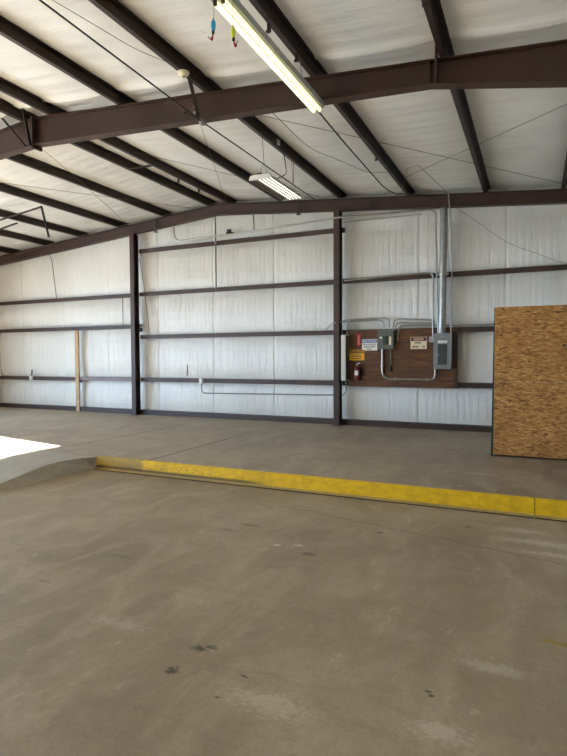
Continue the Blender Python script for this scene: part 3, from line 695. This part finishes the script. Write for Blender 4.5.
conduit([(-2.935, 12.345, 2.22), (-2.90, 12.35, 2.41), (-2.5, 12.37, 2.385), (-2.05, 12.37, 2.37)], .014, 'middle conduit from the small panel towards the riser pipe', .12)
conduit([(-2.86, 12.35, 2.0), (-2.84, 12.36, 2.34), (-2.4, 12.385, 2.335), (-.4, 12.385, 2.30)], .016, 'lowest conduit along the girt, passing behind the riser pipe to the right', .12)
conduit([(-8.19, 12.36, .93), (-8.19, 12.36, .665), (-4.10, 12.37, .715), (-4.10, 12.37, 1.08)], .013, 'thin low conduit across the wall to the second column', .14, straps=((-4.10, 12.36, 1.02, 'z'), (-6.9, 12.36, .68, 'x')), mat='wire')
t = thing('outlet_box', 'small pale outlet box on the low girt between the columns', 'outlet', (-8.20, 12.37, .94))
MB().box(-8.25, -8.15, 12.33, 12.398, .93, 1.06).build('box', M['label'], t, bevel=.006)
MB().box(-8.235, -8.165, 12.324, 12.331, .945, 1.045).build('cover_plate', M['white'], t)
t = thing('outlet_box', 'small grey outlet box on the low girt at the far left', 'outlet', (-14.66, 12.37, .93))
MB().box(-14.72, -14.60, 12.33, 12.398, .93, 1.06).build('box', M['label'], t, bevel=.006)
MB().tube([(-14.66, 12.37, 1.06), (-14.66, 12.40, 1.25)], .025, 8).build('conduit_stub', M['panelgrey'], t, smooth=True)

def small_panel():
    t = thing('breaker_panel', 'small grey breaker panel with a dark breaker window on the plywood board', 'electrical panel', (-3.105, 12.3, 1.81))
    x0, x1, z0, z1 = -3.29, -2.94, 1.815, 2.235
    MB().box(x0, x1, 12.25, 12.373, z0, z1).build('cabinet', M['panelgrey'], t, bevel=.008)
    MB().box(x0 - .006, x1 + .006, 12.238, 12.249, z0 - .006, z1 + .006).build('cover', M['panelgrey'], t, bevel=.004)
    MB().box(-3.175, -3.045, 12.231, 12.238, 1.91, 2.10).build('breaker_window', M['ink'], t)
    for k in range(5):
        b = MB().box(-3.165, -3.115, 12.222, 12.231, 1.925 + k * .033, 1.95 + k * .033); b.build('breaker', M['darkgrey'], t)
    MB().box(-3.035, -2.985, 12.233, 12.239, 1.90, 2.09).build('label_strip', M['signcream'], t)
    MB().box(-3.25, -3.20, 12.233, 12.239, 2.05, 2.09).build('latch_label', M['label'], t)
small_panel()
def big_panel():
    t = thing('panelboard', 'large galvanized panelboard with a dark inner door below the riser pipe', 'electrical panel', (-1.85, 12.3, 1.36))
    x0, x1, z0, z1 = -2.035, -1.665, 1.365, 2.14
    MB().box(x0, x1, 12.23, 12.373, z0, z1).build('cabinet', M['panelblue'], t, bevel=.006)
    MB().box(x0 - .008, x1 + .008, 12.216, 12.229, z0 - .008, z1 + .008).build('cover', M['panelblue'], t, bevel=.004)
    d = MB().box(-1.95, -1.755, 12.208, 12.216, 1.455, 1.90).build('door', M['darkgrey'], t, bevel=.003)
    MB().box(-1.945, -1.935, 12.202, 12.208, 1.64, 1.70).build('latch', M['zinc'], d)
    MB().box(-1.95, -1.75, 12.210, 12.216, 1.925, 1.985).build('label_plate', M['label'], t)
    MB().box(-1.90, -1.80, 12.209, 12.216, 2.05, 2.07).build('maker_plate', M['zinc'], t)
    for x in (x0 + .02, x1 - .02):
        for z in (z0 + .03, z1 - .03): MB().lathe((x, 12.214, z), [(.008, -.006), (.008, .004)], 'y', 8).build('screw', M['zinc'], t)
big_panel()
t = thing('plug_cord', 'dark cord with a plug hanging from the small breaker panel', 'cord', (-3.02, 12.34, 1.28))
MB().tube([(-3.03, 12.34, 1.83), (-3.015, 12.345, 1.6), (-3.02, 12.34, 1.42)], .014, 8).build('cord', M['wire'], t, smooth=True)
MB().lathe((-3.02, 12.34, 1.29), [(.02, 0), (.034, .02), (.034, .08), (.024, .12), (.014, .15)], 'z', 12).build('plug', M['black'], t, smooth=True)

def sign(x0, x1, z0, z1, mat, label, name='sign'):
    t = thing(name, label, 'sign', ((x0 + x1) / 2, 12.37, z0), 'safety signs on the plywood board')
    MB().box(x0, x1, 12.366, 12.373, z0, z1).build('plate', mat, t, bevel=.002)
    return t
def bars(t, rows, mat):                    # lines of print too small to read
    for (x0, x1, z, h) in rows:
        m = MB(); x = x0
        while x < x1:
            w = random.choice((.010, .014, .018)); m.box(x, min(x + w, x1), 12.3635, 12.366, z - h / 2, z + h / 2); x += w + .006
        m.build('print_line', mat, t)
t = sign(-3.71, -3.345, 1.78, 2.045, M['signwhite'], 'white notice sign with a blue header, below the red arrow')
MB().box(-3.70, -3.355, 12.363, 12.366, 1.955, 2.037).build('header', M['blue'], t)
text('NOTICE', .085, -3.5275, 12.3625, 1.995, M['signwhite'], 'header_lettering', t, .0015, 1.0)
text('AUTHORIZED', .050, -3.5275, 12.3655, 1.918, M['ink'], 'lettering', t, .001)
text('PERSONNEL', .050, -3.5275, 12.3655, 1.866, M['ink'], 'lettering', t, .001)
text('ONLY', .050, -3.5275, 12.3655, 1.812, M['ink'], 'lettering', t, .001)
t = sign(-4.018, -3.655, 1.55, 1.805, M['yellow'], 'yellow caution sign above the fire extinguisher')
MB().box(-4.008, -3.665, 12.363, 12.366, 1.715, 1.797).build('header', M['ink'], t)
text('CAUTION', .072, -3.8365, 12.3625, 1.756, M['yellow'], 'header_lettering', t, .001, .98)
bars(t, ((-3.95, -3.73, 1.675, .022), (-3.96, -3.71, 1.635, .022), (-3.94, -3.74, 1.592, .022)), M['ink'])
t = sign(-2.575, -2.215, 1.805, 2.075, M['signcream'], 'cream danger sign with a red header, left of the big panel')
MB().box(-2.565, -2.225, 12.363, 12.366, 1.985, 2.067).build('header', M['ink'], t)
ov = [(-2.395 + .14 * math.cos(k * math.pi / 16), 2.026 + .036 * math.sin(k * math.pi / 16)) for k in range(32)]
MB().prism(ov, lambda p: (p[0], 12.3615, p[1]), lambda p: (p[0], 12.3635, p[1])).build('header_oval', M['darkred'], t)
text('DANGER', .055, -2.395, 12.361, 2.026, M['signcream'], 'header_lettering', t, .0005)
bars(t, ((-2.48, -2.34, 1.945, .034), (-2.54, -2.40, 1.855, .034), (-2.31, -2.25, 1.855, .034)), M['ink'])
t = thing('arrow_sign', 'red arrow sign pointing down at the fire extinguisher', 'sign', (-3.79, 12.37, 1.87))
ar = [(-3.845, 2.165), (-3.735, 2.165), (-3.755, 2.11), (-3.755, 1.955), (-3.725, 1.955), (-3.79, 1.865), (-3.855, 1.955), (-3.825, 1.955), (-3.825, 2.11)]
MB().prism(ar, lambda p: (p[0], 12.366, p[1]), lambda p: (p[0], 12.373, p[1])).build('plate', M['red'], t)
bars(t, tuple((-3.807, -3.773, 1.93 + k * .018, .009) for k in range(12)), M['pink'])

t = thing('fire_extinguisher', 'red fire extinguisher with white label hung on the plywood board', 'fire extinguisher', (-3.80, 12.30, 1.075))
c = (-3.80, 12.30, 1.075)
MB().lathe(c, [(.01, .0), (.05, .004), (.062, .03), (.064, .06), (.064, .26), (.058, .29), (.035, .32), (.022, .335), (.02, .35)], 'z', 20).build('cylinder', M['extred'], t, smooth=True)
lb = MB(); rr = .0655
lb.grid(10, 1, lambda u, v: (c[0] + rr * math.sin(-1.1 + 1.7 * u), c[1] - rr * math.cos(-1.1 + 1.7 * u), 1.20 + .11 * v)).build('label_sticker', M['label'], t, smooth=True)
MB().lathe((c[0], c[1], 1.425), [(.024, 0), (.026, .02), (.018, .045)], 'z', 12).build('valve', M['zinc'], t, smooth=True)
MB().hexa([(-3.83, 12.285, 1.455), (-3.74, 12.285, 1.475), (-3.74, 12.315, 1.475), (-3.83, 12.315, 1.455)], [(-3.83, 12.285, 1.468), (-3.74, 12.285, 1.50), (-3.74, 12.315, 1.50), (-3.83, 12.315, 1.468)]).build('handle', M['label'], t)
MB().tube([(-3.785, 12.29, 1.44), (-3.745, 12.27, 1.42), (-3.735, 12.27, 1.36), (-3.735, 12.28, 1.24)], .011, 8, .03).build('hose', M['black'], t, smooth=True)
MB().box(-3.84, -3.76, 12.355, 12.3755, 1.18, 1.40).build('bracket', M['bolt'], t)

# ------------------------------------------------------------------ strand board partition
t = thing('board_partition', 'tall partition of two stacked strand board sheets with a green edge, at right', 'partition', (.4, 9.53, 0))
for z0, z1 in ((.034, 1.228), (1.2315, 2.435)):
    MB().box(-.615, 1.14, 9.486, 9.5, z0, z1).build('strand_board_sheet', M['osb'], t)
for x in (-.60, -.2, .2, .62, 1.08): MB().box(x, x + .04, 9.508, 9.59, .04, 2.39).build('stud', M['timber'], t)
MB().box(-.60, 1.14, 9.54, 9.59, 0, .038).build('shaded_bottom_plate', M['bolt'], t)  # timber plate coloured dark to paint the shadow in the floor gap
MB().box(-.60, 1.14, 9.508, 9.59, 2.392, 2.43).build('top_plate', M['timber'], t)
e = MB().hexa([(-.652, 9.484, .0), (-.617, 9.484, .0), (-.617, 9.52, .0), (-.652, 9.52, .0)], [(-.625, 9.484, 2.43), (-.617, 9.484, 2.43), (-.617, 9.52, 2.43), (-.625, 9.52, 2.43)]).build('edge_strip', M['green'], t)
e['label'] = 'dark green painted edge'
